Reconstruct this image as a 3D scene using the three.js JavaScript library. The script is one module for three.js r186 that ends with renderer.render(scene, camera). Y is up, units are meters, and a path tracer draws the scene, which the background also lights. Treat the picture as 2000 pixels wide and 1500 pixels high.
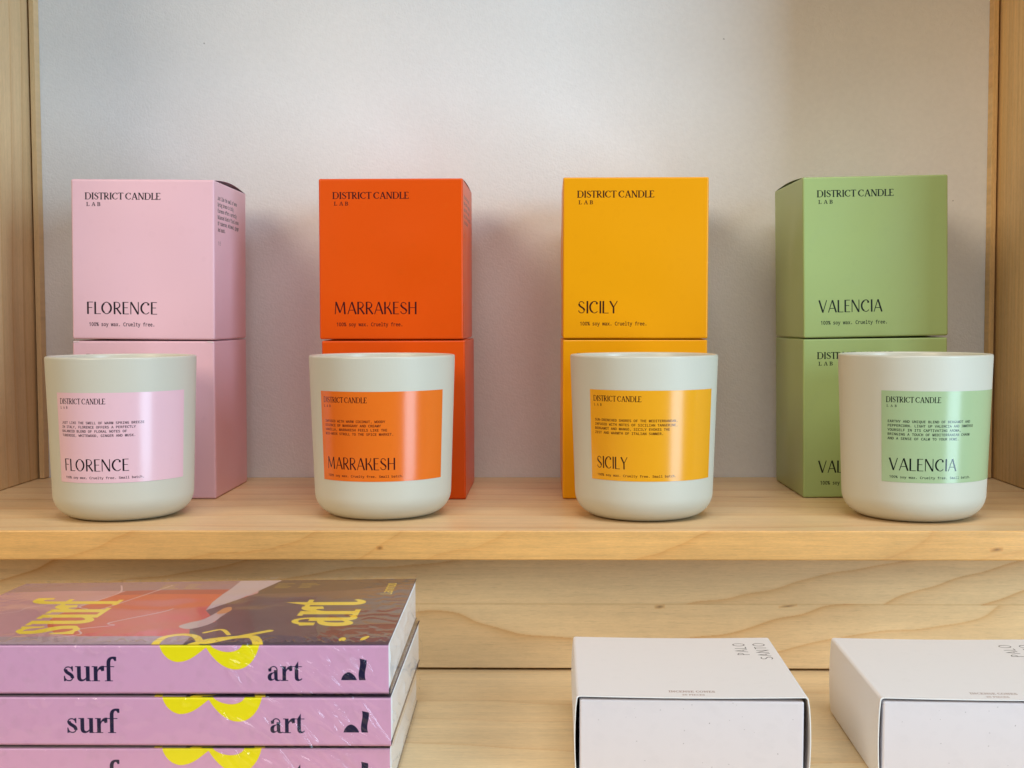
import * as THREE from 'three';
import { RoundedBoxGeometry } from 'three/addons/geometries/RoundedBoxGeometry.js';
import { mergeGeometries } from 'three/addons/utils/BufferGeometryUtils.js';
import { RectAreaLightUniformsLib } from 'three/addons/lights/RectAreaLightUniformsLib.js';
import { createNoise2D } from 'simplex-noise';

// ------------------------------------------------------------------ camera, light, exposure
const scene = new THREE.Scene();
const camera = new THREE.PerspectiveCamera(34.44, 1024 / 768, 0.02, 20);
camera.position.set(0, 0.112, 0.648);
camera.rotation.set(-0.05326, 0.02272, -0.0034, 'YXZ');
scene.add(camera);
const renderer = new THREE.WebGLRenderer({ antialias: true });
renderer.setSize(1024, 768);
renderer.toneMapping = THREE.LinearToneMapping;
renderer.toneMappingExposure = 1.0;
renderer.shadowMap.enabled = true;
RectAreaLightUniformsLib.init();
scene.background = new THREE.Color().setRGB(0.05, 0.046, 0.042);      // the dim, warm shop behind the camera

const WINDOW = { pos: [1.28, 0.19, 1.04], aim: [0.0, 0.16, -0.1], w: 0.55, h: 1.6, color: [0.58, 0.81, 1.0], power: 9.2 };
const OVERHEAD = { pos: [0.25, 1.45, 0.72], aim: [0.0, 0.0, 0.1], w: 1.1, h: 0.7, color: [0.95, 0.97, 1.0], power: 5.6 };
const LAMP = { pos: [-1.1, 1.0, 1.3], aim: [0.1, 0.05, -0.05], w: 0.8, h: 0.8, color: [1.0, 0.85, 0.64], power: 7.6 };

// ------------------------------------------------------------------ helpers
function rng(seed) { let a = seed >>> 0; return () => { a = (a + 0x6D2B79F5) | 0; let t = Math.imul(a ^ (a >>> 15), 1 | a); t = (t + Math.imul(t ^ (t >>> 7), 61 | t)) ^ t; return ((t ^ (t >>> 14)) >>> 0) / 4294967296; }; }
const noise = (seed) => createNoise2D(rng(seed));
const sm = (a, b, x) => { const t = Math.min(1, Math.max(0, (x - a) / (b - a))); return t * t * (3 - 2 * t); };
const taken = {};
function numbered(name) { const n = taken[name] = (taken[name] ?? -1) + 1; return n ? name + '_' + String(n).padStart(3, '0') : name; }
function thing(name, label, category, [x, y, z] = [0, 0, 0], turn = 0, group) {
  const o = new THREE.Group(); o.name = numbered(name); o.position.set(x, y, z); o.rotation.y = turn;
  o.userData = { label, category }; if (group) o.userData.group = group;
  scene.add(o); return o;
}
function part(name, geo, mat, parent, label) {
  const m = new THREE.Mesh(geo, mat); m.name = name; m.castShadow = m.receiveShadow = true;
  if (label) m.userData.label = label;
  parent.add(m); return m;
}
function canvas(w, h) { const c = document.createElement('canvas'); c.width = w; c.height = h; return [c, c.getContext('2d')]; }
function canvasTex(c) { const t = new THREE.CanvasTexture(c); t.colorSpace = THREE.SRGBColorSpace; t.magFilter = THREE.LinearFilter; t.anisotropy = 8; return t; }
function dataTex(w, h, fn, srgb) {
  const d = new Uint8Array(w * h * 4), o = [0, 0, 0];
  for (let j = 0; j < h; j++) for (let i = 0; i < w; i++) {
    fn(i / w, j / h, o); const k = 4 * (j * w + i);
    d[k] = Math.max(0, Math.min(255, o[0])); d[k + 1] = Math.max(0, Math.min(255, o[1])); d[k + 2] = Math.max(0, Math.min(255, o[2])); d[k + 3] = 255;
  }
  const t = new THREE.DataTexture(d, w, h); t.magFilter = THREE.LinearFilter; t.minFilter = THREE.LinearMipmapLinearFilter; t.generateMipmaps = true;
  t.wrapS = t.wrapT = THREE.RepeatWrapping; t.anisotropy = 8;
  if (srgb) t.colorSpace = THREE.SRGBColorSpace; t.needsUpdate = true; return t;
}
// a sheet: fn(u, v) -> [x, y, z], nu x nv cells, uv = (u, v)
function sheet(nu, nv, fn) {
  const p = [], uv = [], ix = [];
  const us = Array.isArray(nu) ? nu : Array.from({ length: nu + 1 }, (_, i) => i / nu), vs = Array.isArray(nv) ? nv : Array.from({ length: nv + 1 }, (_, i) => i / nv);
  for (const v of vs) for (const u of us) { p.push(...fn(u, v)); uv.push(u, v); }
  const W = us.length;
  for (let j = 0; j < vs.length - 1; j++) for (let i = 0; i < W - 1; i++) { const a = j * W + i; ix.push(a, a + 1, a + W + 1, a, a + W + 1, a + W); }
  const g = new THREE.BufferGeometry(); g.setAttribute('position', new THREE.Float32BufferAttribute(p, 3)); g.setAttribute('uv', new THREE.Float32BufferAttribute(uv, 2)); g.setIndex(ix); g.computeVertexNormals(); return g;
}
function box(x0, x1, y0, y1, z0, z1, r = 0.0006) { const g = new RoundedBoxGeometry(x1 - x0, y1 - y0, z1 - z0, 2, r); g.translate((x0 + x1) / 2, (y0 + y1) / 2, (z0 + z1) / 2); return g; }
// planar uv in metres / size; grain runs along u
function planarUV(g, ua, va, su, sv, ou = 0, ov = 0) { const p = g.attributes.position, uv = g.attributes.uv; for (let i = 0; i < p.count; i++) uv.setXY(i, (p.getComponent(i, ua) - ou) / su, (p.getComponent(i, va) - ov) / sv); return g; }

// ------------------------------------------------------------------ wood
// grain along u; L x B metres; lines: figure spacing (m), figure wander, strength
function woodTex(w, h, L, B, seed, { base, spacing, wander, strength, streak = 0.04, blotch = 0.05, splice = -1, stretch = 1, slope = 0, marks = [] }) {
  const n1 = noise(seed), n2 = noise(seed + 1), n3 = noise(seed + 2), n4 = noise(seed + 3);
  return dataTex(w, h, (u, v, o) => {
    let x = u * L, y = v * B, off = 0;
    if (splice > 0 && y > splice + 0.0006 * n2(x * 6, 3)) off = 0.37;
    const xs = x / stretch;
    const field = y + wander * (n1(xs * 3.1 + off * 9, y * 5 + off) + 0.35 * n2(xs * 8 + off, y * 14) + 0.03 * n2(xs * 40, y * 60)) + slope * x;
    const s = field / spacing + 20, k = Math.floor(s), f = s - k;
    const ks = 0.45 + 0.55 * (0.5 + 0.5 * n4(k * 7.7, off * 5));
    const rel = strength * ks * (Math.exp(-(1 - f) / 0.045) * 0.75 + 0.34 * f * f * f + Math.exp(-f / 0.02) * 0.4);
    const fine = n3(x * 130, y * 2600) * 0.45 + n3(x * 320 + 9, y * 4200) * 0.4 + n4(x * 26, y * 900) * 0.5;
    const bl = n1(xs * 9 + 5, y * 34 + 2) * 0.6 + n2(xs * 3 + 4, y * 9) * 0.6 + n4(x * 60, y * 90) * 0.25;
    const streaky = n2(x * 5, y * 260 + 8) * 0.7 + n3(x * 2, y * 90) * 0.6;
    const fleck = Math.max(0, n4(x * 70 + 3, y * 1300) - 0.55) * 0.14;
    const g = 1 - fleck + fine * streak + bl * blotch + streaky * streak * 0.7;
    o[0] = base[0] * g * (1 - 0.16 * rel); o[1] = base[1] * g * (1 - 0.33 * rel); o[2] = base[2] * g * (1 - 0.52 * rel);
    for (const [mx, my, len, th] of marks) { const a = Math.abs(x - mx) / len, b = Math.abs(y - my - 0.1 * (x - mx)) / th; if (a < 1 && b < 1) { const k = 1 - 0.38 * (1 - a) * (1 - b); o[0] *= k; o[1] *= k * 0.95; o[2] *= k * 0.9; } }
    if (splice > 0 && Math.abs(y - splice) < 0.0003) { o[0] *= 0.95; o[1] *= 0.93; o[2] *= 0.9; }
  }, true);
}
const fineBump = (() => { const n = noise(901), m = noise(902); return dataTex(512, 512, (u, v, o) => { const q = 128 + 60 * n(u * 24, v * 300) + 50 * m(u * 60, v * 420); o[0] = o[1] = o[2] = q; }); })();
function woodMat(tex, rough = 0.42) {
  const b = fineBump.clone(); b.repeat.set(3, 3); b.needsUpdate = true;
  return new THREE.MeshPhysicalMaterial({ map: tex, roughness: rough, bumpMap: b, bumpScale: 0.00004, specularIntensity: 0.45 });
}
const polished = (m) => { m.specularIntensity = 1; return m; };
const MAPLE = [224, 191, 145], EDGE = [222, 172, 105];
const shelfTop = woodMat(woodTex(2048, 640, 0.72, 0.225, 11, { base: MAPLE, spacing: 0.03, wander: 0.016, strength: 0.6, streak: 0.035, blotch: 0.025, stretch: 2.6, marks: [[0.51, 0.10, 0.012, 0.0012], [0.55, 0.085, 0.02, 0.001], [0.24, 0.12, 0.015, 0.001]] }), 0.36);
const shelfEdge = polished(woodMat(woodTex(2048, 64, 0.72, 0.0165, 23, { base: EDGE, spacing: 0.025, wander: 0.02, strength: 0.34, streak: 0.05, blotch: 0.045, stretch: 0.8, slope: -0.3, marks: [[0.618, 0.0062, 0.0035, 0.0012], [0.295, 0.0068, 0.0018, 0.0012]] }), 0.3));
const apronMat = woodMat(woodTex(2048, 240, 0.9, 0.09, 37, { base: [226, 198, 154], spacing: 0.020, wander: 0.026, strength: 0.72, streak: 0.03, blotch: 0.03, splice: 0.055, stretch: 1.5, slope: -0.12, marks: [[0.515, 0.0535, 0.003, 0.0011], [0.585, 0.054, 0.005, 0.0007], [0.36, 0.025, 0.002, 0.001]] }), 0.4);
const counterMat = woodMat(woodTex(2048, 640, 0.9, 0.34, 41, { base: [226, 200, 156], spacing: 0.04, wander: 0.03, strength: 0.35, streak: 0.035, blotch: 0.03, stretch: 1.6 }), 0.36);
const panelL = woodMat(woodTex(1024, 640, 0.42, 0.225, 53, { base: [222, 192, 146], spacing: 0.017, wander: 0.010, strength: 0.6, streak: 0.035, blotch: 0.03, stretch: 2.2 }), 0.4);
const panelR = woodMat(woodTex(1024, 640, 0.42, 0.225, 67, { base: [224, 186, 130], spacing: 0.006, wander: 0.004, strength: 0.5, streak: 0.06, blotch: 0.02, stretch: 3 }), 0.4);
const coreMat = new THREE.MeshStandardMaterial({ color: new THREE.Color(0.42, 0.29, 0.16), roughness: 0.8 });

// ------------------------------------------------------------------ the wall
const ZW = -0.2197, XL = -0.3535, XR = 0.313, YLOW = -0.0820, ZB = -0.025;
{
  const a = noise(71), b = noise(72), c = noise(73), r = rng(74);
  const bump = dataTex(1024, 1024, (u, v, o) => {
    const x = u * 0.36, y = v * 0.36;
    let q = 120 + 52 * a(x * 520, y * 420) + 22 * b(x * 260, y * 210) + 30 * c(x * 1000, y * 900);
    const n = c(x * 70 + 5, y * 55); if (n > 0.80) q += (n - 0.80) * 300;
    o[0] = o[1] = o[2] = q;
  });
  const specks = [[0.13, 0.62, 0.0022], [0.57, 0.31, 0.0016], [0.83, 0.86, 0.0018], [0.36, 0.11, 0.0014]];
  const col = dataTex(1024, 1024, (u, v, o) => { const q = 1 + 0.004 * a(u * 9, v * 9) + 0.006 * b(u * 60, v * 60); let k = 1; for (const [mu, mv, rad] of specks) { const d = Math.hypot(u - mu, v - mv); if (d < rad * 0.6) k = 0.7; } o[0] = 238 * q * k; o[1] = 239 * q * k; o[2] = 240 * q * k; }, true);
  const g = new THREE.BoxGeometry(1.6, 1.3, 0.08); g.translate(-0.02, 0.2, ZW - 0.04); planarUV(g, 0, 1, 0.36, 0.36, -1, -1);
  const wall = part('wall', g, new THREE.MeshStandardMaterial({ map: col, bumpMap: bump, bumpScale: 0.00028, roughness: 0.62 }), scene);
  wall.userData = { kind: 'structure', label: 'off-white painted wall with fine roller texture behind the shelf' };
}

// ------------------------------------------------------------------ the bookcase
{
  const bc = thing('wooden_bookcase', 'pale maple bookcase bay with side panels, shelf and lower counter', 'bookcase', [0, YLOW, 0]);
  const inner = (g) => { g.translate(0, -YLOW, 0); return g; };
  const TOPY = 0.47;
  part('shelf', inner(planarUV(box(-0.372, 0.332, -0.0154, 0, ZW + 0.0004, -0.0009, 0.0003), 0, 2, 0.72, 0.225, -0.38, -0.222)), shelfTop, bc);
  part('edge_band', inner(planarUV(box(-0.372, 0.332, -0.0156, 0.0001, -0.0009, 0.0011, 0.0009), 0, 1, 0.72, 0.0165, -0.38, -0.016)), shelfEdge, bc, 'honey coloured front edge of the shelf');
  part('side_panel', inner(planarUV(box(XL - 0.018, XL, 0.0003, TOPY, ZW + 0.001, -0.001), 1, 2, 0.42, 0.225, 0, -0.222)), panelL, bc);
  part('side_panel', inner(planarUV(box(XR, XR + 0.018, 0.0003, TOPY, ZW + 0.001, -0.001), 1, 2, 0.42, 0.225, 0, -0.222)), panelR, bc);
  part('batten', inner(planarUV(box(XL + 0.0014, XL + 0.0050, 0.0004, TOPY, ZW + 0.0003, ZW + 0.009, 0.0004), 1, 0, 0.42, 0.2, 0, -1)), panelL, bc);
  part('batten', inner(planarUV(box(XR - 0.0050, XR - 0.0014, 0.0004, TOPY, ZW + 0.0003, ZW + 0.009, 0.0004), 1, 0, 0.42, 0.2, 0, -1)), panelR, bc);
  part('top_panel', inner(planarUV(box(-0.372, 0.332, TOPY + 0.0003, TOPY + 0.016, ZW + 0.001, -0.001), 0, 2, 0.72, 0.225, -0.38, -0.222)), shelfTop, bc);
  part('back_board', inner(planarUV(box(-0.44, 0.44, YLOW + 0.0015, -0.0157, ZB - 0.018, ZB, 0.0004), 0, 1, 0.9, 0.09, -0.45, -0.1)), apronMat, bc);
  part('counter', inner(planarUV(box(-0.44, 0.44, YLOW - 0.03, YLOW, ZW + 0.001, 0.24), 0, 2, 0.9, 0.34, -0.45, -0.06)), counterMat, bc);
}

// ------------------------------------------------------------------ lettering drawn as strokes
const DECO = {   // advance, [stroke width, path] in a box one unit high
  A: [0.60, [0.05, 'M.02 1 L.29 .02'], [0.10, 'M.30 .0 L.57 1'], [0.045, 'M.1 .67 L.47 .67']],
  C: [0.60, [0.105, 'M.22 .1 C-.02 .26 -.02 .74 .22 .9'], [0.06, 'M.20 .09 C.32 .0 .46 .02 .50 .14'], [0.11, 'M.50 .10 L.51 .27'], [0.05, 'M.20 .91 C.34 1.02 .48 .96 .54 .82']],
  E: [0.44, [0.10, 'M.06 0 L.06 1'], [0.045, 'M.06 .025 L.39 .025'], [0.045, 'M.06 .47 L.34 .47'], [0.045, 'M.06 .975 L.41 .975']],
  F: [0.43, [0.10, 'M.06 0 L.06 1'], [0.045, 'M.06 .025 L.41 .025'], [0.045, 'M.06 .47 L.34 .47']],
  H: [0.58, [0.10, 'M.06 0 L.06 1'], [0.10, 'M.50 0 L.50 1'], [0.045, 'M.06 .47 L.50 .47']],
  I: [0.20, [0.10, 'M.08 0 L.08 1']],
  K: [0.54, [0.10, 'M.06 0 L.06 1'], [0.05, 'M.08 .52 C.30 .44 .40 .26 .40 .0'], [0.10, 'M.20 .45 C.36 .54 .42 .76 .50 1']],
  L: [0.44, [0.10, 'M.06 0 L.06 1'], [0.045, 'M.06 .975 L.42 .975']],
  M: [0.80, [0.05, 'M.05 1 L.10 .0'], [0.10, 'M.10 .0 L.37 .86'], [0.05, 'M.37 .9 L.64 .0'], [0.10, 'M.65 .0 L.71 1']],
  N: [0.62, [0.05, 'M.05 1 L.05 .0'], [0.10, 'M.06 .0 L.53 1'], [0.05, 'M.54 .0 L.54 1']],
  O: [0.70, [0.105, 'M.17 .13 C-.02 .3 -.02 .7 .17 .87'], [0.105, 'M.47 .13 C.66 .3 .66 .7 .47 .87'], [0.055, 'M.14 .16 C.24 -.02 .40 -.02 .50 .16'], [0.055, 'M.14 .84 C.24 1.02 .40 1.02 .50 .84']],
  R: [0.52, [0.10, 'M.06 0 L.06 1'], [0.05, 'M.06 .025 C.28 .0 .38 .06 .40 .24'], [0.075, 'M.40 .2 C.42 .44 .30 .52 .10 .53'], [0.10, 'M.20 .53 L.47 1']],
  S: [0.50, [0.05, 'M.40 .22 C.38 .0 .06 -.04 .07 .26'], [0.11, 'M.07 .24 C.08 .52 .42 .50 .42 .76'], [0.05, 'M.42 .74 C.42 1.04 .06 1.03 .04 .76']],
  V: [0.60, [0.10, 'M.03 .0 L.30 1'], [0.05, 'M.30 .98 L.56 .0']],
  Y: [0.56, [0.10, 'M.03 .0 L.27 .52'], [0.05, 'M.27 .52 L.53 .0'], [0.10, 'M.27 .5 L.27 1']],
};
const BRAND = {   // the maker's name: light, wide capitals with hairline serifs
  D: [0.78, [0.12, 'M.12 0 L.12 1'], [0.05, 'M0 .025 L.34 .025 C.5 .03 .6 .12 .64 .3'], [0.05, 'M0 .975 L.34 .975 C.5 .97 .6 .88 .64 .7'], [0.12, 'M.60 .22 C.68 .4 .68 .6 .60 .78']],
  I: [0.30, [0.12, 'M.13 0 L.13 1'], [0.05, 'M.02 .025 L.24 .025'], [0.05, 'M.02 .975 L.24 .975']],
  S: [0.54, [0.05, 'M.42 .24 C.40 -.02 .08 -.04 .09 .26'], [0.13, 'M.09 .22 C.12 .52 .44 .48 .44 .76'], [0.05, 'M.44 .74 C.44 1.06 .06 1.05 .04 .74']],
  T: [0.60, [0.12, 'M.28 0 L.28 1'], [0.05, 'M.0 .025 L.56 .025'], [0.05, 'M.0 .02 L.0 .14'], [0.05, 'M.56 .02 L.56 .14'], [0.05, 'M.17 .975 L.39 .975']],
  R: [0.66, [0.12, 'M.12 0 L.12 1'], [0.05, 'M0 .025 L.3 .025 C.4 .04 .46 .12 .46 .26'], [0.09, 'M.46 .2 C.46 .44 .36 .52 .16 .53'], [0.11, 'M.26 .53 L.56 1'], [0.05, 'M0 .975 L.24 .975']],
  C: [0.72, [0.12, 'M.20 .14 C.0 .32 .0 .68 .20 .86'], [0.05, 'M.18 .15 C.32 -.04 .54 .0 .58 .24'], [0.05, 'M.18 .85 C.32 1.04 .54 1.0 .62 .76'], [0.05, 'M.58 .02 L.58 .28']],
  A: [0.72, [0.05, 'M.08 1 L.32 .02'], [0.12, 'M.34 0 L.60 1'], [0.05, 'M.16 .66 L.50 .66'], [0.05, 'M0 .975 L.2 .975'], [0.05, 'M.48 .975 L.70 .975']],
  N: [0.76, [0.05, 'M.12 1 L.12 0'], [0.12, 'M.14 0 L.60 1'], [0.05, 'M.62 0 L.62 1'], [0.05, 'M0 .025 L.16 .025'], [0.05, 'M.02 .975 L.22 .975'], [0.05, 'M.52 .025 L.72 .025']],
  L: [0.54, [0.12, 'M.12 0 L.12 1'], [0.05, 'M0 .025 L.24 .025'], [0.05, 'M0 .975 L.5 .975'], [0.05, 'M.5 .98 L.5 .82']],
  E: [0.56, [0.12, 'M.12 0 L.12 1'], [0.05, 'M0 .025 L.48 .025'], [0.05, 'M.12 .48 L.38 .48'], [0.05, 'M0 .975 L.5 .975'], [0.05, 'M.48 .02 L.48 .16'], [0.05, 'M.5 .98 L.5 .82']],
  ' ': [0.22],
};
function brand(ctx, x, yTop, capH, width, color) {
  const text = 'DISTRICT CANDLE'; let adv = 0; for (const ch of text) adv += BRAND[ch][0];
  ctx.save(); ctx.strokeStyle = color; ctx.translate(x, yTop); ctx.scale(width / adv, capH);
  for (const ch of text) { const [a, ...st] = BRAND[ch]; for (const [lw, d] of st) { ctx.lineWidth = lw * 1.1 + 0.02; ctx.stroke(new Path2D(d)); } ctx.translate(a, 0); }
  ctx.restore();
}
function deco(ctx, text, x, yTop, capH, width, color) {
  let adv = 0; for (const ch of text) adv += DECO[ch][0];
  const sx = width / adv;
  ctx.save(); ctx.strokeStyle = color; ctx.translate(x, yTop); ctx.scale(sx, capH); ctx.lineCap = 'butt';
  for (const ch of text) { const [a, ...st] = DECO[ch]; for (const [lw, d] of st) { ctx.lineWidth = lw * 1.12; ctx.save(); ctx.scale(0.9, 1); ctx.stroke(new Path2D(d)); ctx.restore(); } ctx.translate(a, 0); }
  ctx.restore();
}
function fitText(ctx, text, font, x, base, capH, width, color, bold = 4.5) {   // cap height and total width given
  ctx.save(); ctx.font = '100px ' + font; ctx.fillStyle = color; const m = ctx.measureText(text);
  ctx.translate(x, base); ctx.scale(width / m.width, capH / 71.5); ctx.fillText(text, 0, 0); ctx.strokeStyle = color; ctx.lineWidth = bold; ctx.strokeText(text, 0, 0); ctx.restore();
}
// heavy, high-contrast lower case; x-height 1, baseline y = 1; filled shapes (true) or strokes (width)
const FAT = {
  s: [0.80, [0.07, 'M.60 .30 C.56 -.04 .12 -.02 .11 .26'], [0.22, 'M.17 .20 C.16 .52 .62 .46 .60 .80'], [0.07, 'M.62 .72 C.62 1.06 .14 1.04 .10 .70'], [true, 'M.52 .02 L.64 0 L.64 .34 L.58 .34 Z'], [true, 'M.06 .64 L.12 .64 L.2 .98 L.06 1 Z']],
  u: [1.06, [true, 'M.1 .02 L.34 0 L.34 .70 C.34 .94 .52 .92 .66 .76 L.66 .86 C.5 1.08 .1 1.08 .1 .72 Z'], [true, 'M.66 .02 L.9 0 L.9 .97 L.66 1 Z'], [true, 'M-.02 .0 L.3 .0 L.3 .05 L-.02 .05 Z'], [true, 'M.56 .0 L.8 .0 L.8 .05 L.56 .05 Z'], [true, 'M.7 .95 L1.0 .95 L1.0 1 L.7 1 Z']],
  r: [0.80, [true, 'M.1 .02 L.34 0 L.34 1 L.1 1 Z'], [true, 'M-.02 0 L.2 0 L.2 .05 L-.02 .05 Z'], [true, 'M-.02 .95 L.48 .95 L.48 1 L-.02 1 Z'], [true, 'M.32 .30 C.40 .06 .54 -.06 .76 -.02 L.76 .30 L.58 .34 C.56 .16 .44 .16 .34 .40 Z']],
  f: [0.62, [true, 'M.12 -.2 L.36 -.2 L.36 1 L.12 1 Z'], [true, 'M.12 -.18 C.12 -.56 .36 -.7 .74 -.62 L.74 -.36 L.62 -.34 C.56 -.56 .36 -.56 .36 -.18 Z'], [true, 'M-.04 .0 L.60 .0 L.60 .05 L-.04 .05 Z'], [true, 'M0 .95 L.5 .95 L.5 1 L0 1 Z']],
  a: [0.92, [true, 'M.46 .26 L.70 .26 L.70 .84 C.70 .96 .80 .96 .88 .90 L.9 .94 C.78 1.06 .52 1.06 .48 .86 Z'], [0.07, 'M.16 .30 C.18 -.05 .68 -.10 .67 .30'], [true, 'M.08 .16 L.3 .12 L.28 .36 L.1 .36 Z'], [true, 'M.5 .40 C.16 .44 .02 .56 .04 .80 C.08 1.06 .38 1.06 .50 .84 L.50 .78 C.40 .94 .28 .92 .28 .74 C.28 .56 .36 .48 .50 .46 Z']],
  t: [0.66, [true, 'M.12 .03 L.36 -.34 L.36 .74 C.36 .94 .46 .94 .58 .82 L.62 .86 C.5 1.08 .12 1.08 .12 .76 Z'], [true, 'M-.04 .0 L.60 .0 L.60 .05 L-.04 .05 Z']],
};
function fat(ctx, text, x, base, xh, width, color, extra = 0) {
  let adv = 0; for (const ch of text) adv += FAT[ch][0];
  ctx.save(); ctx.fillStyle = ctx.strokeStyle = color; ctx.translate(x, base - xh); ctx.scale(width / adv, xh);
  for (const ch of text) { const [a, ...st] = FAT[ch]; for (const [lw, d] of st) { if (lw === true) { ctx.fill(new Path2D(d)); if (extra) { ctx.lineWidth = extra; ctx.stroke(new Path2D(d)); } } else { ctx.lineWidth = lw + extra; ctx.stroke(new Path2D(d)); } } ctx.translate(a, 0); }
  ctx.restore();
}

// ------------------------------------------------------------------ the four scents
const SCENTS = [
  { key: 'pink', name: 'FLORENCE', box: '#e5b9c4', tag: '#ebc2cd', ink: '#17121c', nameW: 0.50, tagW: 0.50,
    text: ['JUST LIKE THE SMELL OF WARM SPRING BREEZE', 'IN ITALY, FLORENCE OFFERS A PERFECTLY', 'BALANCED BLEND OF FLORAL NOTES OF', 'TUBEROSE, WHITEWOOD, GINGER AND MUSK.'] },
  { key: 'orange', name: 'MARRAKESH', box: '#de4f00', tag: '#ea7420', ink: '#3a0a12', nameW: 0.58, tagW: 0.545,
    text: ['INFUSED WITH WARM COCONUT, WOODY', 'ESSENCE OF MAHOGANY AND CREAMY', 'VANILLA, MARRAKESH FEELS LIKE THE', 'MID-WEEK STROLL TO THE SPICE MARKET.'] },
  { key: 'yellow', name: 'SICILY', box: '#e89c00', tag: '#eca520', ink: '#36100e', nameW: 0.28, tagW: 0.25,
    text: ['SUN-DRENCHED SHORES OF THE MEDITERRANEAN,', 'INFUSED WITH NOTES OF SICILIAN TANGERINE,', 'BERGAMOT AND MANGO, SICILY EVOKES THE', 'ZEST AND WARMTH OF ITALIAN SUMMER.'] },
  { key: 'green', name: 'VALENCIA', box: '#a0b474', tag: '#a6bc90', ink: '#0d1714', nameW: 0.445, tagW: 0.475,
    text: ['EARTHY AND UNIQUE BLEND OF BERGAMOT AND', 'PEPPERCORN. LIGHT UP VALENCIA AND IMMERSE', 'YOURSELF IN ITS CAPTIVATING AROMA,', 'BRINGING A TOUCH OF MEDITERRANEAN CHARM', 'AND A SENSE OF CALM TO YOUR HOME.'] },
];
function paperGrain(ctx, w, h, seed, amount) {   // faint fibre mottling of coated board
  const r = rng(seed);
  for (let i = 0; i < 900; i++) { ctx.fillStyle = r() > 0.5 ? `rgba(255,255,255,${amount * r()})` : `rgba(0,0,0,${amount * r()})`; const a = 2 + 26 * r(); ctx.beginPath(); ctx.ellipse(r() * w, r() * h, a, a * (0.3 + r()), r() * 3, 0, 7); ctx.fill(); }
}
function boxPrint(s, seed) {
  const W = 1000, H = 1110, [c, x] = canvas(W, H); x.fillStyle = s.box; x.fillRect(0, 0, W, H); paperGrain(x, W, H, seed, 0.005);
  brand(x, 0.097 * W, 0.084 * H, 0.042 * H, 0.53 * W, s.ink);
  x.font = 'bold 38px serif'; x.fillStyle = s.ink; ['L', 'A', 'B'].forEach((ch, i) => x.fillText(ch, (0.105 + 0.038 * i) * W, 0.168 * H));
  deco(x, s.name, 0.105 * W, 0.766 * H, 0.077 * H, s.nameW * W, s.ink);
  fitText(x, '100% soy wax. Cruelty free.', 'monospace', 0.117 * W, 0.918 * H, 0.022 * H, 0.465 * W, s.ink);
  return canvasTex(c);
}
function sidePrint(s, seed) {
  const W = 800, H = 925, [c, x] = canvas(W, H); x.fillStyle = s.box; x.fillRect(0, 0, W, H); paperGrain(x, W, H, seed, 0.005);
  x.fillStyle = s.ink; x.font = 'bold 29px monospace';
  const words = s.text.join(' ').toLowerCase().split(' '), lines = ['']; for (const w of words) { if ((lines.at(-1) + w).length > 30) lines.push(''); lines[lines.length - 1] += w + ' '; }
  lines.forEach((l, i) => x.fillText(l[0].toUpperCase() + l.slice(1), 0.10 * W, (0.115 + 0.040 * i) * H)); x.strokeStyle = s.ink; x.lineWidth = 1.4; lines.forEach((l, i) => x.strokeText(l[0].toUpperCase() + l.slice(1), 0.10 * W, (0.115 + 0.040 * i) * H));
  x.fillText('1 E', 0.10 * W, (0.115 + 0.040 * lines.length + 0.045) * H);
  return canvasTex(c);
}
function labelPrint(s, seed) {
  const W = 1700, H = 980, [c, x] = canvas(W, H); x.fillStyle = s.tag; x.fillRect(0, 0, W, H); paperGrain(x, W, H, seed, 0.005);
  brand(x, 0.033 * W, 0.063 * H, 0.062 * H, 0.365 * W, s.ink);
  x.font = 'bold 36px serif'; x.fillStyle = s.ink; ['L', 'A', 'B'].forEach((ch, i) => x.fillText(ch, (0.036 + 0.028 * i) * W, 0.178 * H));
  s.text.forEach((l, i) => fitText(x, l, 'monospace', 0.043 * W, (0.345 + 0.047 * i) * H, 0.026 * H, 0.0150 * W * l.length, s.ink));
  deco(x, s.name, 0.055 * W, 0.735 * H, 0.135 * H, s.tagW * W, s.ink);
  fitText(x, '100% soy wax. Cruelty free. Small batch.', 'monospace', 0.055 * W, 0.955 * H, 0.025 * H, 0.60 * W, s.ink);
  return canvasTex(c);
}

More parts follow.
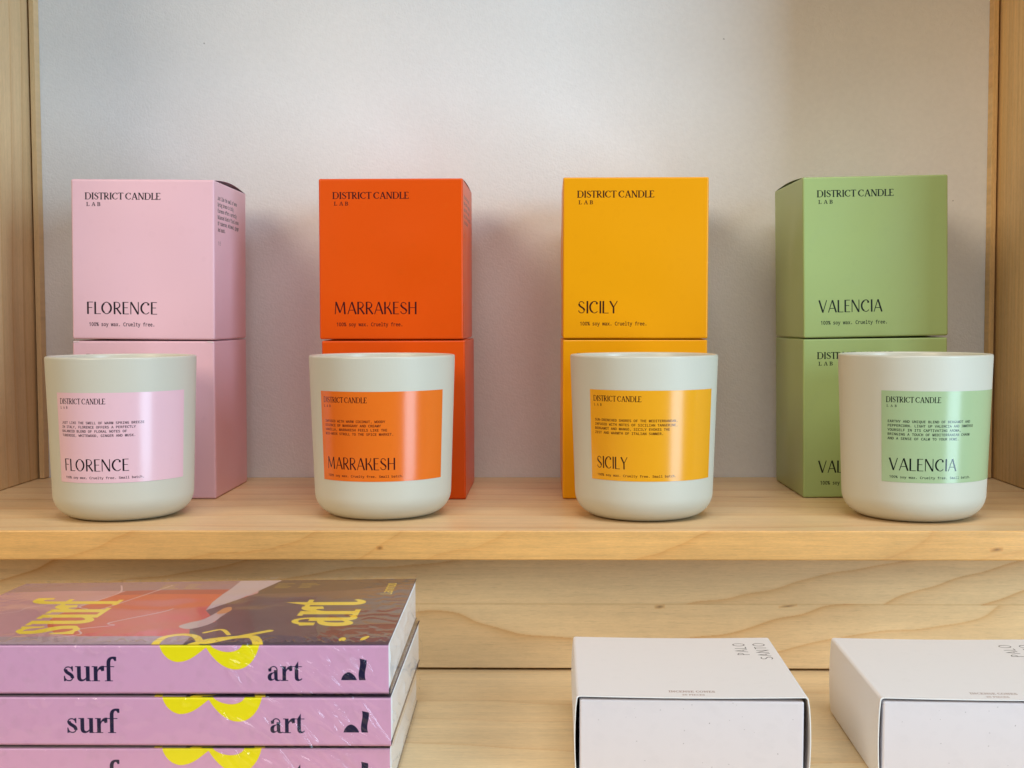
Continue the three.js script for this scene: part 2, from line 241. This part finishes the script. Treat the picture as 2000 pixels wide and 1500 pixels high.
// ------------------------------------------------------------------ folding cartons
const BW = 0.0885, BH = 0.0982, BD = 0.083;
const edgeSteps = (n, e) => { const a = [0, e * 0.25, e * 0.5, e * 0.75, e]; for (let i = 1; i < n; i++) a.push(e + (1 - 2 * e) * i / n); a.push(1 - e, 1 - e * 0.75, 1 - e * 0.5, 1 - e * 0.25, 1); return a; };
function cartonFace(axis, sign, seed, warp) {   // one face of a rounded box, x centred, y from 0, z centred
  const half = [BW / 2, BH / 2, BD / 2], r = 0.0011, n = noise(seed);
  const ax = axis === 0 ? [2, 1] : axis === 1 ? [0, 2] : [0, 1];
  return sheet(edgeSteps(9, 0.016), edgeSteps(9, 0.016), (u, v) => {
    const p = [0, 0, 0]; p[axis] = sign * half[axis];
    let uu = u; if ((axis === 0 && sign > 0) || (axis === 2 && sign < 0) || (axis === 1 && sign > 0)) uu = 1 - u;
    p[ax[0]] = (2 * uu - 1) * half[ax[0]]; p[ax[1]] = (2 * v - 1) * half[ax[1]];
    const q = p.map((c, i) => Math.max(-half[i] + r, Math.min(half[i] - r, c))), d = p.map((c, i) => c - q[i]), l = Math.hypot(...d) || 1;
    const o = q.map((c, i) => c + r * d[i] / l);
    const inner = Math.sin(Math.PI * u) * Math.sin(Math.PI * v);
    o[axis] += sign * inner * (0.0004 + 0.0009 * n(u * 1.7, v * 1.7));
    o[1] += half[1];
    if (warp) warp(o, u, v);
    return o;
  });
}
const cartonMat = (map, color) => new THREE.MeshPhysicalMaterial({ map, color: color ? new THREE.Color(color) : 0xffffff, roughness: 0.34, specularIntensity: 0.7 });
const inside = new THREE.MeshStandardMaterial({ color: new THREE.Color(0.72, 0.70, 0.68), roughness: 0.8 });
function candleBox(s, print, side, seed, [x, y, zFront], turn, tilt, label, arch) {
  const t = thing(s.key + '_candle_box', label, 'candle box', [x, y, zFront - BD / 2], turn, 'stacked candle boxes');
  t.rotation.z = tilt;
  const plain = cartonMat(null, s.box), pm = cartonMat(print), sp = side ? cartonMat(side) : plain;
  part('front_panel', cartonFace(2, 1, seed), pm, t, s.key + ' front panel printed with the scent name');
  part('side_panel', cartonFace(0, 1, seed + 1), sp, t, side ? s.key + ' side panel with small printed text' : undefined);
  part('side_panel', cartonFace(0, -1, seed + 2), plain, t);
  part('back_panel', cartonFace(2, -1, seed + 3), plain, t);
  part('base', cartonFace(1, -1, seed + 4), plain, t);
  // lid: hinged on the front fold, arched a little, lying on the tuck flaps
  part('lid', cartonFace(1, 1, seed + 5, (o, u, v) => { const b = (BD / 2 - o[2]) / BD; o[1] += arch * Math.sin(Math.PI * Math.min(1, Math.max(0, b))) - 0.0001; }), plain, t);
  const flap = (sgn) => sheet(4, 8, (u, v) => [sgn * (BW / 2 - 0.0012 - 0.02 * u), BH - 0.0014 - 0.0006 * u, BD / 2 - 0.0016 - (BD - 0.006) * v]);
  part('tuck_flap', flap(1), inside, t); part('tuck_flap', flap(-1), inside, t);
  // bare white cut edges of the board at the lid corners
  for (const sgn of [-1, 1]) {
    const g = new RoundedBoxGeometry(0.0038, 0.0005, 0.0006, 1, 0.0002); g.rotateZ(-sgn * 0.10); g.translate(sgn * (BW / 2 - 0.0024), BH - 0.0007, BD / 2 - 0.00010);
    if (seed % 3 === 0) part('cut_edge', g, inside, t);
  }
  return t;
}
const BOXES = [
  // lower x, zFront, turn, tilt; upper x, zFront, turn, tilt, arch
  [[-0.2460, -0.1137, 0.000, -0.005], [-0.2452, -0.1130, 0.004, -0.012, 0.0026]],
  [[-0.0898, -0.1125, -0.012, 0.000], [-0.0909, -0.1120, -0.010, -0.003, 0.0012]],
  [[0.0580, -0.1127, 0.000, -0.002], [0.0585, -0.1122, -0.006, -0.003, 0.0008]],
  [[0.2065, -0.1189, 0.012, 0.010], [0.2056, -0.1183, 0.016, 0.016, 0.0016]],
];
SCENTS.forEach((s, i) => {
  const print = boxPrint(s, 100 + i), side = sidePrint(s, 120 + i), [lo, up] = BOXES[i];
  candleBox(s, print, null, 201 + 30 * i + (i === 0 ? 0 : 1), [lo[0], 0.0002 + Math.abs(lo[3]) * BW / 2, lo[1]], lo[2], lo[3], `lower ${s.key} candle box on the shelf, partly behind the white candle`, 0.0004);
  candleBox(s, print, i < 2 ? side : null, 214 + 30 * i, [up[0], BH + 0.0008 + (Math.abs(lo[3]) + Math.abs(up[3] - lo[3])) * BW / 2, up[1]], up[2], up[3], `upper ${s.key} candle box stacked on top of another ${s.key} box`, up[4]);
});

// ------------------------------------------------------------------ candles
const CH = 0.0917;
const glassProfile = (() => {
  const p = [], R0 = 0.0386, R1 = 0.0416, c = 0.0135;
  p.push([0.0001, 0.0012], [0.024, 0.0009], [0.0262, 0.0002]);
  for (let i = 0; i <= 14; i++) { const a = -Math.PI / 2 + (Math.PI / 2) * i / 14; p.push([R0 - c + (c + 0.0004) * Math.cos(a) - 0.0000, c + c * Math.sin(a) + 0.0001]); }
  for (let i = 1; i <= 12; i++) p.push([R0 + 0.0004 + (R1 - R0 - 0.0004) * i / 12, c + (CH - 0.0016 - c) * i / 12]);

  return p.map(([x, y]) => new THREE.Vector2(x, y));
})();
const glassGeo = new THREE.LatheGeometry(glassProfile, 128);
const rimGeo = new THREE.LatheGeometry((() => { const p = [], R1 = 0.0416; for (let i = 0; i <= 10; i++) { const a = Math.PI * i / 10; p.push([R1 - 0.0010 + 0.0010 * Math.cos(a), CH - 0.0016 + 0.0011 * Math.sin(a)]); } p.push([R1 - 0.0028, CH - 0.006], [R1 - 0.0042, CH - 0.02], [R1 - 0.0048, CH - 0.03]); return p.map(([x, y]) => new THREE.Vector2(x, y)); })(), 128);
const rimMat = new THREE.MeshPhysicalMaterial({ color: new THREE.Color(0.58, 0.565, 0.475), roughness: 0.28 });
const glassMat = new THREE.MeshPhysicalMaterial({ color: new THREE.Color(0.60, 0.585, 0.49), roughness: 0.5, specularIntensity: 0.7, bumpMap: (() => { const n = noise(301); return dataTex(512, 512, (u, v, o) => { o[0] = o[1] = o[2] = 128 + 60 * n(u * 70, v * 50) + 60 * n(u * 160, v * 120); }); })(), bumpScale: 0.00002 });
const waxGeo = new THREE.LatheGeometry([[0.0001, 0.0605], [0.006, 0.0612], [0.03, 0.0608], [0.0368, 0.0616], [0.0371, 0.060]].map(([x, y]) => new THREE.Vector2(x, y + 0.012)), 96);
const waxMat = new THREE.MeshPhysicalMaterial({ color: new THREE.Color(0.80, 0.77, 0.68), roughness: 0.5 });
const wickGeo = new THREE.CylinderGeometry(0.0011, 0.0011, 0.009, 10); wickGeo.translate(0, 0.0775, 0);
const wickMat = new THREE.MeshStandardMaterial({ color: new THREE.Color(0.7, 0.66, 0.58), roughness: 0.9 });
const radiusAt = (y) => { const t = (y - 0.0135) / (CH - 0.0016 - 0.0135); return 0.039 + 0.0026 * t; };
// places: x, z, label turn, label centre height shift, slant
const CANDLES = [[-0.2395, -0.0560, 0.305, 0.0000, 0.004], [-0.0905, -0.0605, 0.115, 0.0000, 0.002], [0.0588, -0.0560, 0.085, 0.0006, -0.002], [0.2105, -0.0535, 0.250, 0.0000, -0.003]];
SCENTS.forEach((s, i) => {
  const [x, z, turn, dy, slant] = CANDLES[i];
  const t = thing('scented_candle', `frosted white glass candle with ${s.key} label, standing on the shelf`, 'candle', [x, 0.0001, z], turn, 'candles in a row along the shelf');
  part('glass', glassGeo, glassMat, t); part('rim', rimGeo, rimMat, t); part('wax', waxGeo, waxMat, t); part('wick', wickGeo, wickMat, t);
  const A = 1.92, y0 = 0.0230 + dy, y1 = 0.0722 + dy;
  const g = sheet(72, 8, (u, v) => { const a = (u - 0.5) * A, y = y0 + (y1 - y0) * v + slant * (u - 0.5) * 0.08 * 10 * 0.1, r = radiusAt(y) + 0.00012; return [r * Math.sin(a), y, r * Math.cos(a)]; });
  part('label', g, new THREE.MeshPhysicalMaterial({ map: labelPrint(s, 140 + i), roughness: 0.22, specularIntensity: 1.0 }), t, `${s.key} printed paper label`);
});

// ------------------------------------------------------------------ books
const BL = 0.1974, BKD = 0.1257, BT = 0.0204;
const sag = (a, b) => -0.0024 * b * b * (1 - a);           // the cover droops towards its far, left corner
function coverPrint() {
  const W = 1024, H = 1590, [c, x] = canvas(W, H), P = (a, b) => [b * W, a * H];
  const poly = (pts, col) => { x.fillStyle = col; x.beginPath(); pts.forEach(([a, b], i) => { const q = P(a, b); i ? x.lineTo(...q) : x.moveTo(...q); }); x.closePath(); x.fill(); };
  const curve = (pts, col, lw) => {   // smooth closed area (lw 0) or line through the points
    const q = pts.map(([a, b]) => P(a, b)), n = q.length, at = (i) => (lw ? q[Math.max(0, Math.min(n - 1, i))] : q[(i + n) % n]);
    x.beginPath(); x.moveTo(...q[0]);
    for (let i = 0; i < (lw ? n - 1 : n); i++) { const [p0, p1, p2, p3] = [at(i - 1), at(i), at(i + 1), at(i + 2)]; x.bezierCurveTo(p1[0] + (p2[0] - p0[0]) / 6, p1[1] + (p2[1] - p0[1]) / 6, p2[0] - (p3[0] - p1[0]) / 6, p2[1] - (p3[1] - p1[1]) / 6, ...p2); }
    if (lw) { x.lineWidth = lw; x.strokeStyle = col; x.lineCap = 'round'; x.stroke(); } else { x.closePath(); x.fillStyle = col; x.fill(); }
  };
  x.fillStyle = '#c08c96'; x.fillRect(0, 0, W, H);                                     // dusty pink ground
  poly([[-.02, .80], [.15, .83], [.30, .82], [.60, .84], [.60, 1.02], [-.02, 1.02]], '#94707e');
  curve([[.297, .80], [.262, .60], [.226, .392], [.25, .22], [.313, .118], [.42, .105], [.56, .11], [.66, .14], [.66, .5], [.60, .74], [.56, .82], [.42, .83]], '#cc503a');
  poly([[.285, .74], [.40, .755], [.60, .74], [.60, .83], [.45, .835], [.296, .82]], '#a83b42');
  poly([[.578, .09], [.56, .20], [.60, .30], [.565, .42], [.549, .471], [.60, .66], [.64, .80], [.66, .92], [1.02, .95], [1.02, -.02], [.57, -.02]], '#644a46');   // brown field
  poly([[.63, .74], [.72, .755], [.85, .80], [.95, .87], [1.02, .93], [1.02, 1.02], [.60, 1.02], [.62, .86]], '#3a2c36');
  poly([[.549, .471], [.543, .60], [.545, .736], [.550, .84], [.552, 1.02], [.66, 1.02], [.637, .875], [.60, .66]], '#bfadb3');     // pale wedge
  curve([[.530, .235], [.545, .29], [.565, .33], [.578, .42], [.585, .50], [.598, .52], [.606, .48], [.600, .38], [.592, .27], [.56, .20]], '#c2a8a4');
  curve([[.582, .42], [.585, .50], [.598, .525], [.607, .48], [.602, .43]], '#cf8f55');
  poly([[-.01, -.02], [-.01, .07], [.1, .09], [.2, .098], [.3, .10], [.45, .10], [.58, .105], [.58, -.02]], '#a58e99');
  poly([[.58, -.02], [.59, .09], [.66, .125], [.75, .12], [.82, .095], [.92, .10], [1.01, .11], [1.01, -.02]], '#493c4b');
  curve([[-.01, .30], [.03, .34], [.07, .31], [.04, .26], [-.01, .24]], '#83697a');
  // loose pale brush lines
  curve([[.00, .40], [.07, .42], [.12, .46], [.13, .53], [.19, .60]], '#d3b0b6', 7);
  curve([[.295, .08], [.34, .13], [.325, .20], [.385, .25], [.37, .29], [.45, .44], [.47, .50]], '#d3b0b6', 7);
  curve([[.26, .93], [.285, .80], [.275, .70], [.245, .55], [.27, .50], [.30, .48], [.34, .66], [.39, .92]], '#d3b0b6', 7);
  const Y = '#f2d638';
  fat(x, 'surf', .125 * W, .322 * H, .128 * H, .545 * W, Y, 0.045);
  fat(x, 'art', .235 * W, .900 * H, .130 * H, .41 * W, Y, 0.045);
  // ampersand running over the spine edge
  curve([[.525, -.01], [.522, .05], [.53, .10], [.56, .125], [.59, .10], [.62, .02], [.66, .07], [.735, .175]], Y, 26);
  curve([[.60, .0], [.63, .06], [.70, .10], [.722, .06], [.735, -.01]], Y, 34);
  curve([[.60, .15], [.63, .19], [.655, .125]], Y, 16);
  x.save(); x.translate(.72 * W, .955 * H); x.font = '62px sans-serif'; x.fillStyle = Y; x.fillText('Lannoo', 0, 0); x.restore();
  x.fillStyle = Y; x.beginPath(); x.ellipse(.065 * W, .90 * H, 26, 12, 0, 0, 7); x.ellipse(.08 * W, .945 * H, 30, 10, .3, 0, 7); x.fill();
  // two columns of tiny credits near the fore edge
  x.font = '20px monospace'; x.fillStyle = '#c9b040';
  const r = rng(88); for (let k = 0; k < 4; k++) for (const a of [.37, .655]) { x.save(); x.translate((.86 + .024 * k) * W, a * H); x.rotate(Math.PI / 2); x.fillRect(0, 0, 40 + 40 * r(), 5); x.fillRect(95, 0, 30 + 50 * r(), 5); x.restore(); }
  paperGrain(x, W, H, 77, 0.02);
  return canvasTex(c);
}
function spinePrint() {
  const W = 2048, H = 212, [c, x] = canvas(W, H); x.fillStyle = '#d8a4c8'; x.fillRect(0, 0, W, H); paperGrain(x, W, H, 78, 0.012);
  const N = '#11123a';
  fat(x, 'surf', .334 * W, .735 * H, .30 * H, .106 * W, N);
  fat(x, 'art', .752 * W, .725 * H, .29 * H, .073 * W, N);
  x.fillStyle = '#f2e60a';
  const X = (a) => a * W, Yy = (t) => t * H;
  x.beginPath(); x.moveTo(X(.532), 0); x.bezierCurveTo(X(.537), Yy(.22), X(.555), Yy(.36), X(.572), Yy(.35)); x.bezierCurveTo(X(.598), Yy(.34), X(.615), Yy(.14), X(.630), Yy(.05)); x.lineTo(X(.634), 0); x.closePath(); x.fill();
  x.beginPath(); x.moveTo(X(.626), Yy(.03)); x.bezierCurveTo(X(.645), Yy(.36), X(.668), Yy(.50), X(.688), Yy(.50)); x.bezierCurveTo(X(.715), Yy(.50), X(.732), Yy(.25), X(.737), 0); x.lineTo(X(.702), 0); x.bezierCurveTo(X(.695), Yy(.20), X(.655), Yy(.20), X(.634), Yy(.0)); x.closePath(); x.fill();
  // the volume number, a stencilled 2 on its side
  x.fillStyle = N;
  x.beginPath(); x.moveTo(X(.903), Yy(.71)); x.bezierCurveTo(X(.905), Yy(.60), X(.915), Yy(.53), X(.922), Yy(.56)); x.bezierCurveTo(X(.930), Yy(.60), X(.933), Yy(.66), X(.935), Yy(.71)); x.closePath(); x.fill();
  x.beginPath(); x.moveTo(X(.941), Yy(.28)); x.lineTo(X(.955), Yy(.31)); x.bezierCurveTo(X(.957), Yy(.45), X(.948), Yy(.55), X(.953), Yy(.71)); x.lineTo(X(.940), Yy(.71)); x.bezierCurveTo(X(.935), Yy(.55), X(.945), Yy(.45), X(.941), Yy(.28)); x.closePath(); x.fill();
  return canvasTex(c);
}
const coverMat = new THREE.MeshPhysicalMaterial({ map: coverPrint(), roughness: 0.45 });
const spineMat = new THREE.MeshPhysicalMaterial({ map: spinePrint(), roughness: 0.45 });
const backMat = new THREE.MeshPhysicalMaterial({ color: new THREE.Color('#3a2f3c'), roughness: 0.45 });
const pageMat = new THREE.MeshStandardMaterial({ roughness: 0.85, map: (() => { const n = noise(401), m = noise(402); return dataTex(256, 512, (u, v, o) => { const q = 1 + 0.03 * n(u * 3, v * 130) + 0.02 * m(u * 2, v * 300); o[0] = 240 * q; o[1] = 241 * q; o[2] = 243 * q; }, true); })() });
const filmMat = new THREE.MeshPhysicalMaterial({ color: 0xffffff, transmission: 1, thickness: 0, roughness: 0.1, ior: 1.5, specularIntensity: 0.75 });
const ridged = (n, x, y) => { const q = 1 - Math.abs(n(x, y)); return q * q * q; };
function filmGeo(seed) {
  const n = noise(seed), m = noise(seed + 1), e = 0.0006, g = [];
  // spine side: thin drawn creases running down from the top edge, densest towards the right-hand end
  const rr = rng(seed + 2), lines = [];
  for (let k = 0; k < 50; k++) {
    const far = k < 38 ? 1 - 0.30 * Math.pow(rr(), 1.3) : 0.05 + 0.65 * rr(), long = k < 38 ? 0.006 + 0.017 * rr() : 0.002 + 0.004 * rr(), a = k < 38 ? -0.45 - 0.55 * rr() : -1.5 + rr();
    lines.push([far * BL - 0.010 * (k < 38 ? 1 : 0), BT * (k < 38 ? 0.45 + 0.65 * rr() : 1.0), Math.cos(a), Math.sin(a), long, 0.00045 + 0.0005 * rr(), 0.00060 + 0.0007 * rr()]);
  }
  const crease = (x, y) => { let w = 0; for (const [x0, y0, dx, dy, len, sg, h] of lines) { const t = (x - x0) * dx + (y - y0) * dy; if (t < 0 || t > len) continue; const d = ((x - x0) * dy - (y - y0) * dx) / sg; if (d * d < 9) w = Math.max(w, h * Math.exp(-d * d) * Math.sin(Math.PI * t / len)); } return w; };
  const us = []; for (let k = 0; k <= 120; k++) us.push(0.62 * k / 120); for (let k = 1; k <= 330; k++) us.push(0.62 + 0.38 * k / 330);
  g.push(sheet(us, 80, (u, v) => [-BL / 2 + BL * u, BT * v + (v > 0.99 ? e : 0), BKD / 2 + e + crease(u * BL, v * BT) + 0.0001 * n(u * 20, v * 2)]));
  // top: creases along the near edge, the right end and the fore edge
  g.push(sheet(220, 110, (u, v) => {
    const d = Math.min(v * BKD, (1 - v) * BKD * 1.2), right = sm(0.80, 1, u), left = sm(0.12, 0, u);
    const ed = Math.exp(-d / 0.008);
    const w = 0.0010 * ed * ridged(n, u * 30 + v * 6, v * 5) + 0.00035 * right * ridged(m, u * 14 + v * 3, v * 9) + 0.0004 * left * ridged(m, u * 20, v * 20) + 0.00018 * n(u * 6, v * 4) + 0.0002;
    return [-BL / 2 + BL * u, BT + e + w + sag(u, v), BKD / 2 - BKD * v];
  }));
  // right-hand end
  g.push(sheet(60, 24, (u, v) => {
    const w = 0.0006 * ridged(n, u * 4 + v * 1.5, v * 1.2 + 5) * Math.sin(Math.PI * v) + 0.0005 * u;
    return [BL / 2 + e + w, BT * v + (v > 0.98 ? e : 0), BKD / 2 - BKD * u];
  }));
  return mergeGeometries(g);
}
function book(seed, [x, y, zFront], turn, label) {
  const t = thing('paperback_book', label, 'book', [x, y, zFront - BKD / 2], turn, 'stack of wrapped books');
  const th = 0.0007;
  const warp = (g) => { const p = g.attributes.position; for (let i = 0; i < p.count; i++) { const a = p.getX(i) / BL + 0.5, b = 0.5 - p.getZ(i) / BKD; p.setY(i, p.getY(i) + sag(a, b) * p.getY(i) / BT); } g.computeVertexNormals(); return g; };
  part('front_cover', sheet(24, 16, (u, v) => { const a = 1 - v, b = u; return [-BL / 2 + BL * a, BT + sag(a, b), BKD / 2 - BKD * b]; }), coverMat, t, 'cover with yellow lettering over pink, red and brown painted shapes');
  part('spine', sheet(40, edgeSteps(2, 0.06), (u, v) => { const k = Math.min(v, 1 - v), r = k < 0.06 ? 0.0011 * Math.pow(1 - k / 0.06, 2) : 0; return [-BL / 2 + BL * u, BT * v, BKD / 2 - r]; }), spineMat, t, 'lilac spine with navy lettering');
  part('back_cover', box(-BL / 2, BL / 2, 0, th, -BKD / 2, BKD / 2 - 0.001, 0.0003), backMat, t);
  const pg = new THREE.BoxGeometry(BL - 0.0012, BT - th - 0.0004, BKD - 0.003, 16, 1, 16); pg.translate(0, (BT + th - 0.0004) / 2, -0.0002); warp(pg);
  part('page_block', pg, pageMat, t);
  part('shrink_wrap', filmGeo(seed), filmMat, t, 'creased clear plastic film');
  return t;
}
const BSTEP = 0.0213;
book(511, [-0.1603, YLOW + 0.0004, 0.1585], 0.010, 'lilac wrapped book at the bottom of the stack');
book(521, [-0.1592, YLOW + 0.0004 + BSTEP, 0.1594], 0.004, 'lilac wrapped book in the middle of the stack');
book(531, [-0.1603, YLOW + 0.0004 + 2 * BSTEP, 0.1596], 0.009, 'lilac wrapped book on top of the stack, painted cover showing');

// ------------------------------------------------------------------ incense boxes: a sleeve round a tray
const IW = 0.0959, IH = 0.0371, ID = 0.0954;
function sleevePrint() {
  const W = 1200, H = 1200, [c, x] = canvas(W, H); x.fillStyle = '#e6e3e3'; x.fillRect(0, 0, W, H); paperGrain(x, W, H, 91, 0.006);
  const ink = '#353134';
  for (const [word, bx, w, by] of [['PALO', 0.855, 0.23, 0.32], ['SANTO', 0.955, 0.31, 0.40]]) {
    x.save(); x.translate(bx * W, by * H); x.rotate(-Math.PI / 2); x.font = '100px sans-serif'; x.fillStyle = ink;
    thin(x, word, 0, 0, 0.056 * W, w * H, ink); x.restore();
  }
  fitText(x, 'INCENSE CONES', 'serif', 0.405 * W, 0.925 * H, 0.024 * H, 0.205 * W, '#9a7f78');
  fitText(x, '20 PIECES', 'serif', 0.46 * W, 0.968 * H, 0.018 * H, 0.10 * W, '#a58b84');
  return canvasTex(c);
}
function thin(ctx, text, x, base, capH, width, color) {   // light condensed capitals
  const G = { P: [.5, 'M.06 1 L.06 0 C.5 -.02 .5 .52 .06 .5'], A: [.6, 'M.02 1 L.28 0 L.54 1', 'M.3 .62 L.5 .66'], L: [.48, 'M.06 0 L.06 .98 L.42 .98'], O: [.66, 'M.3 0 C-.06 0 -.06 1 .3 1 C.66 1 .66 0 .3 0'], S: [.5, 'M.42 .12 C.3 -.06 .04 0 .08 .28 C.12 .5 .44 .46 .42 .76 C.4 1.04 .1 1.04 .02 .84'], N: [.6, 'M.05 1 L.05 0 L.5 1 L.5 0'], T: [.5, 'M0 .02 L.46 .02', 'M.23 0 L.23 1'] };
  let adv = 0; for (const ch of text) adv += G[ch][0];
  ctx.save(); ctx.strokeStyle = color; ctx.translate(x, base - capH); ctx.scale(width / adv, capH); ctx.lineWidth = 0.075;
  for (const ch of text) { const [a, ...d] = G[ch]; ctx.save(); ctx.scale(0.8, 1); for (const q of d) ctx.stroke(new Path2D(q)); ctx.restore(); ctx.translate(a, 0); }
  ctx.restore();
}
const speckle = (seed, col, dots) => { const W = 700, H = 300, [c, x] = canvas(W, H); x.fillStyle = col; x.fillRect(0, 0, W, H); paperGrain(x, W, H, seed, 0.006); const r = rng(seed + 1); for (let i = 0; i < dots; i++) { x.fillStyle = `rgba(70,60,66,${0.15 + 0.35 * r()})`; x.beginPath(); x.ellipse(r() * W, r() * H, 0.8 + 1.6 * r(), 0.6 + r(), r() * 3, 0, 7); x.fill(); } return canvasTex(c); };
const sleeveTop = new THREE.MeshPhysicalMaterial({ map: sleevePrint(), roughness: 0.5 });
const sleevePlain = new THREE.MeshPhysicalMaterial({ color: new THREE.Color('#e6e3e3'), roughness: 0.5 });
const cutEdge = new THREE.MeshStandardMaterial({ color: new THREE.Color(0.86, 0.86, 0.87), roughness: 0.8 });
const trayMat = new THREE.MeshPhysicalMaterial({ map: speckle(95, '#dfd9de', 26), roughness: 0.5 });
function incenseBox([x, zRear], turn, bowL, bowR, label) {
  const t = thing('incense_box', label, 'box', [x, YLOW + 0.0001, zRear + ID / 2], turn, 'white incense boxes on the counter');
  // closed outline of the sleeve; its sides bow outwards
  const ring = (off) => {
    const h = IH - off, w = IW / 2 - off, r = 0.0013, pts = { top: [], right: [], bottom: [], left: [] };
    const bow = (y, b) => b * Math.pow(Math.sin(Math.PI * Math.min(1, Math.max(0, y / IH))), 0.8);
    const arc = (cx, cy, a0, a1) => Array.from({ length: 6 }, (_, i) => { const a = a0 + (a1 - a0) * i / 5; return [cx + r * Math.cos(a), cy + r * Math.sin(a)]; });
    const Q = Math.PI / 4;
    pts.top = [...arc(-w + r, h - r, 3 * Q, 2 * Q), ...Array.from({ length: 7 }, (_, i) => [-w + r + (2 * w - 2 * r) * (i + 1) / 8, h - 0.0005 * Math.sin(Math.PI * (i + 1) / 8)]), ...arc(w - r, h - r, 2 * Q, Q)];
    pts.right = [...arc(w - r, h - r, Q, 0), ...Array.from({ length: 9 }, (_, i) => { const y = h - r - (h - r - off - r) * (i + 1) / 10; return [w + bow(y, bowR), y]; }), ...arc(w - r, off + r, 0, -Q)];
    pts.bottom = [...arc(w - r, off + r, -Q, -2 * Q), ...arc(-w + r, off + r, -2 * Q, -3 * Q)];
    pts.left = [...arc(-w + r, off + r, -3 * Q, -4 * Q), ...Array.from({ length: 9 }, (_, i) => { const y = off + r + (h - off - 2 * r) * (i + 1) / 10; return [-w - bow(y, bowL), y]; }), ...arc(-w + r, h - r, 4 * Q, 3 * Q)];
    return pts;
  };
  const T = 0.0004, out = ring(0), inn = ring(T);
  const strip = (line, z0, z1, name) => {   // u across, v from front to rear
    const len = [0]; for (let i = 1; i < line.length; i++) len.push(len[i - 1] + Math.hypot(line[i][0] - line[i - 1][0], line[i][1] - line[i - 1][1]));
    const us = len.map((l) => l / len.at(-1));
    const g = sheet(us, 6, (u, v) => { const i = us.indexOf(u); return [line[i][0], line[i][1], z0 + (z1 - z0) * v]; });
    return g;
  };
  for (const side of ['top', 'right', 'bottom', 'left']) {
    part(side === 'top' ? 'sleeve_top' : side === 'bottom' ? 'sleeve_base' : 'sleeve_side', strip(out[side], ID / 2, -ID / 2), side === 'top' ? sleeveTop : sleevePlain, t, side === 'top' ? 'printed top of the sleeve' : undefined);
    part('sleeve_lining', strip(inn[side], ID / 2 - 0.0001, -ID / 2 + 0.0001), sleevePlain, t);
    const o = out[side], q = inn[side];
    const rim = sheet(o.length - 1, 1, (u, v) => { const i = Math.round(u * (o.length - 1)); const p = v ? q[i] : o[i]; return [p[0], p[1], ID / 2]; });
    part('sleeve_edge', rim, cutEdge, t);
    part('sleeve_edge', rim.clone().translate(0, 0, -ID), cutEdge, t);
  }
  const tray = new RoundedBoxGeometry(IW - 0.0032, IH - 0.0026, ID - 0.0016, 3, 0.0008);
  tray.translate(-0.0003, T + 0.0002 + (IH - 0.0026) / 2, 0.0002); tray.rotateZ(-0.004);
  planarUV(tray, 0, 1, IW, IH, -IW / 2, 0);
  part('tray', tray, trayMat, t, 'lilac-white inner tray with faint specks');
  return t;
}
incenseBox([0.0633, 0.0455], -0.012, 0.0009, 0.0011, 'white incense box standing nearer the books, whole top showing');
incenseBox([0.1890, 0.0470], -0.022, 0.0008, 0.0010, 'white incense box on the counter, farther from the books');

// ------------------------------------------------------------------ what lights the shelf: a tall shop window and a ceiling panel, both outside the frame
function glow([r, g, b], k) { return new THREE.MeshStandardMaterial({ color: 0x000000, emissive: new THREE.Color().setRGB(r, g, b), emissiveIntensity: k }); }
function lit(o, cfg, k) {
  o.position.set(...cfg.pos); o.lookAt(...cfg.aim);   // a Group's +z looks at the shelf
  const l = new THREE.RectAreaLight(new THREE.Color().setRGB(...cfg.color), cfg.power, cfg.w, cfg.h);
  l.name = 'daylight'; l.position.set(0, 0, 0.012); l.rotation.y = Math.PI; o.add(l); l.castShadow = true;
  return part('pane', new THREE.PlaneGeometry(cfg.w, cfg.h), glow(cfg.color, k), o);
}
{
  const w = thing('window', 'tall narrow shop window with pale frame, outside the picture', 'window');
  lit(w, WINDOW, 0.6);
  const fm = new THREE.MeshStandardMaterial({ color: new THREE.Color(0.7, 0.68, 0.64), roughness: 0.5 }), a = WINDOW.w / 2, b = WINDOW.h / 2;
  for (const s of [-1, 1]) { part('frame', box(s * (a + 0.025) - 0.025, s * (a + 0.025) + 0.025, -b - 0.05, b + 0.05, -0.03, 0.02, 0.003), fm, w); part('frame', box(-a, a, s * (b + 0.025) - 0.025, s * (b + 0.025) + 0.025, -0.03, 0.02, 0.003), fm, w); }
  for (const [cfg, label] of [[LAMP, 'warm flat light panel to the left of the shelf, outside the picture'], [OVERHEAD, 'neutral white ceiling light panel over the counter, outside the picture']]) {
    const c = thing('light_panel', label, 'lamp');
    lit(c, cfg, 0.6).name = 'diffuser';
    part('housing', box(-cfg.w / 2 - 0.02, cfg.w / 2 + 0.02, -cfg.h / 2 - 0.02, cfg.h / 2 + 0.02, -0.06, -0.004, 0.004), fm, c);
  }
}
renderer.render(scene, camera);
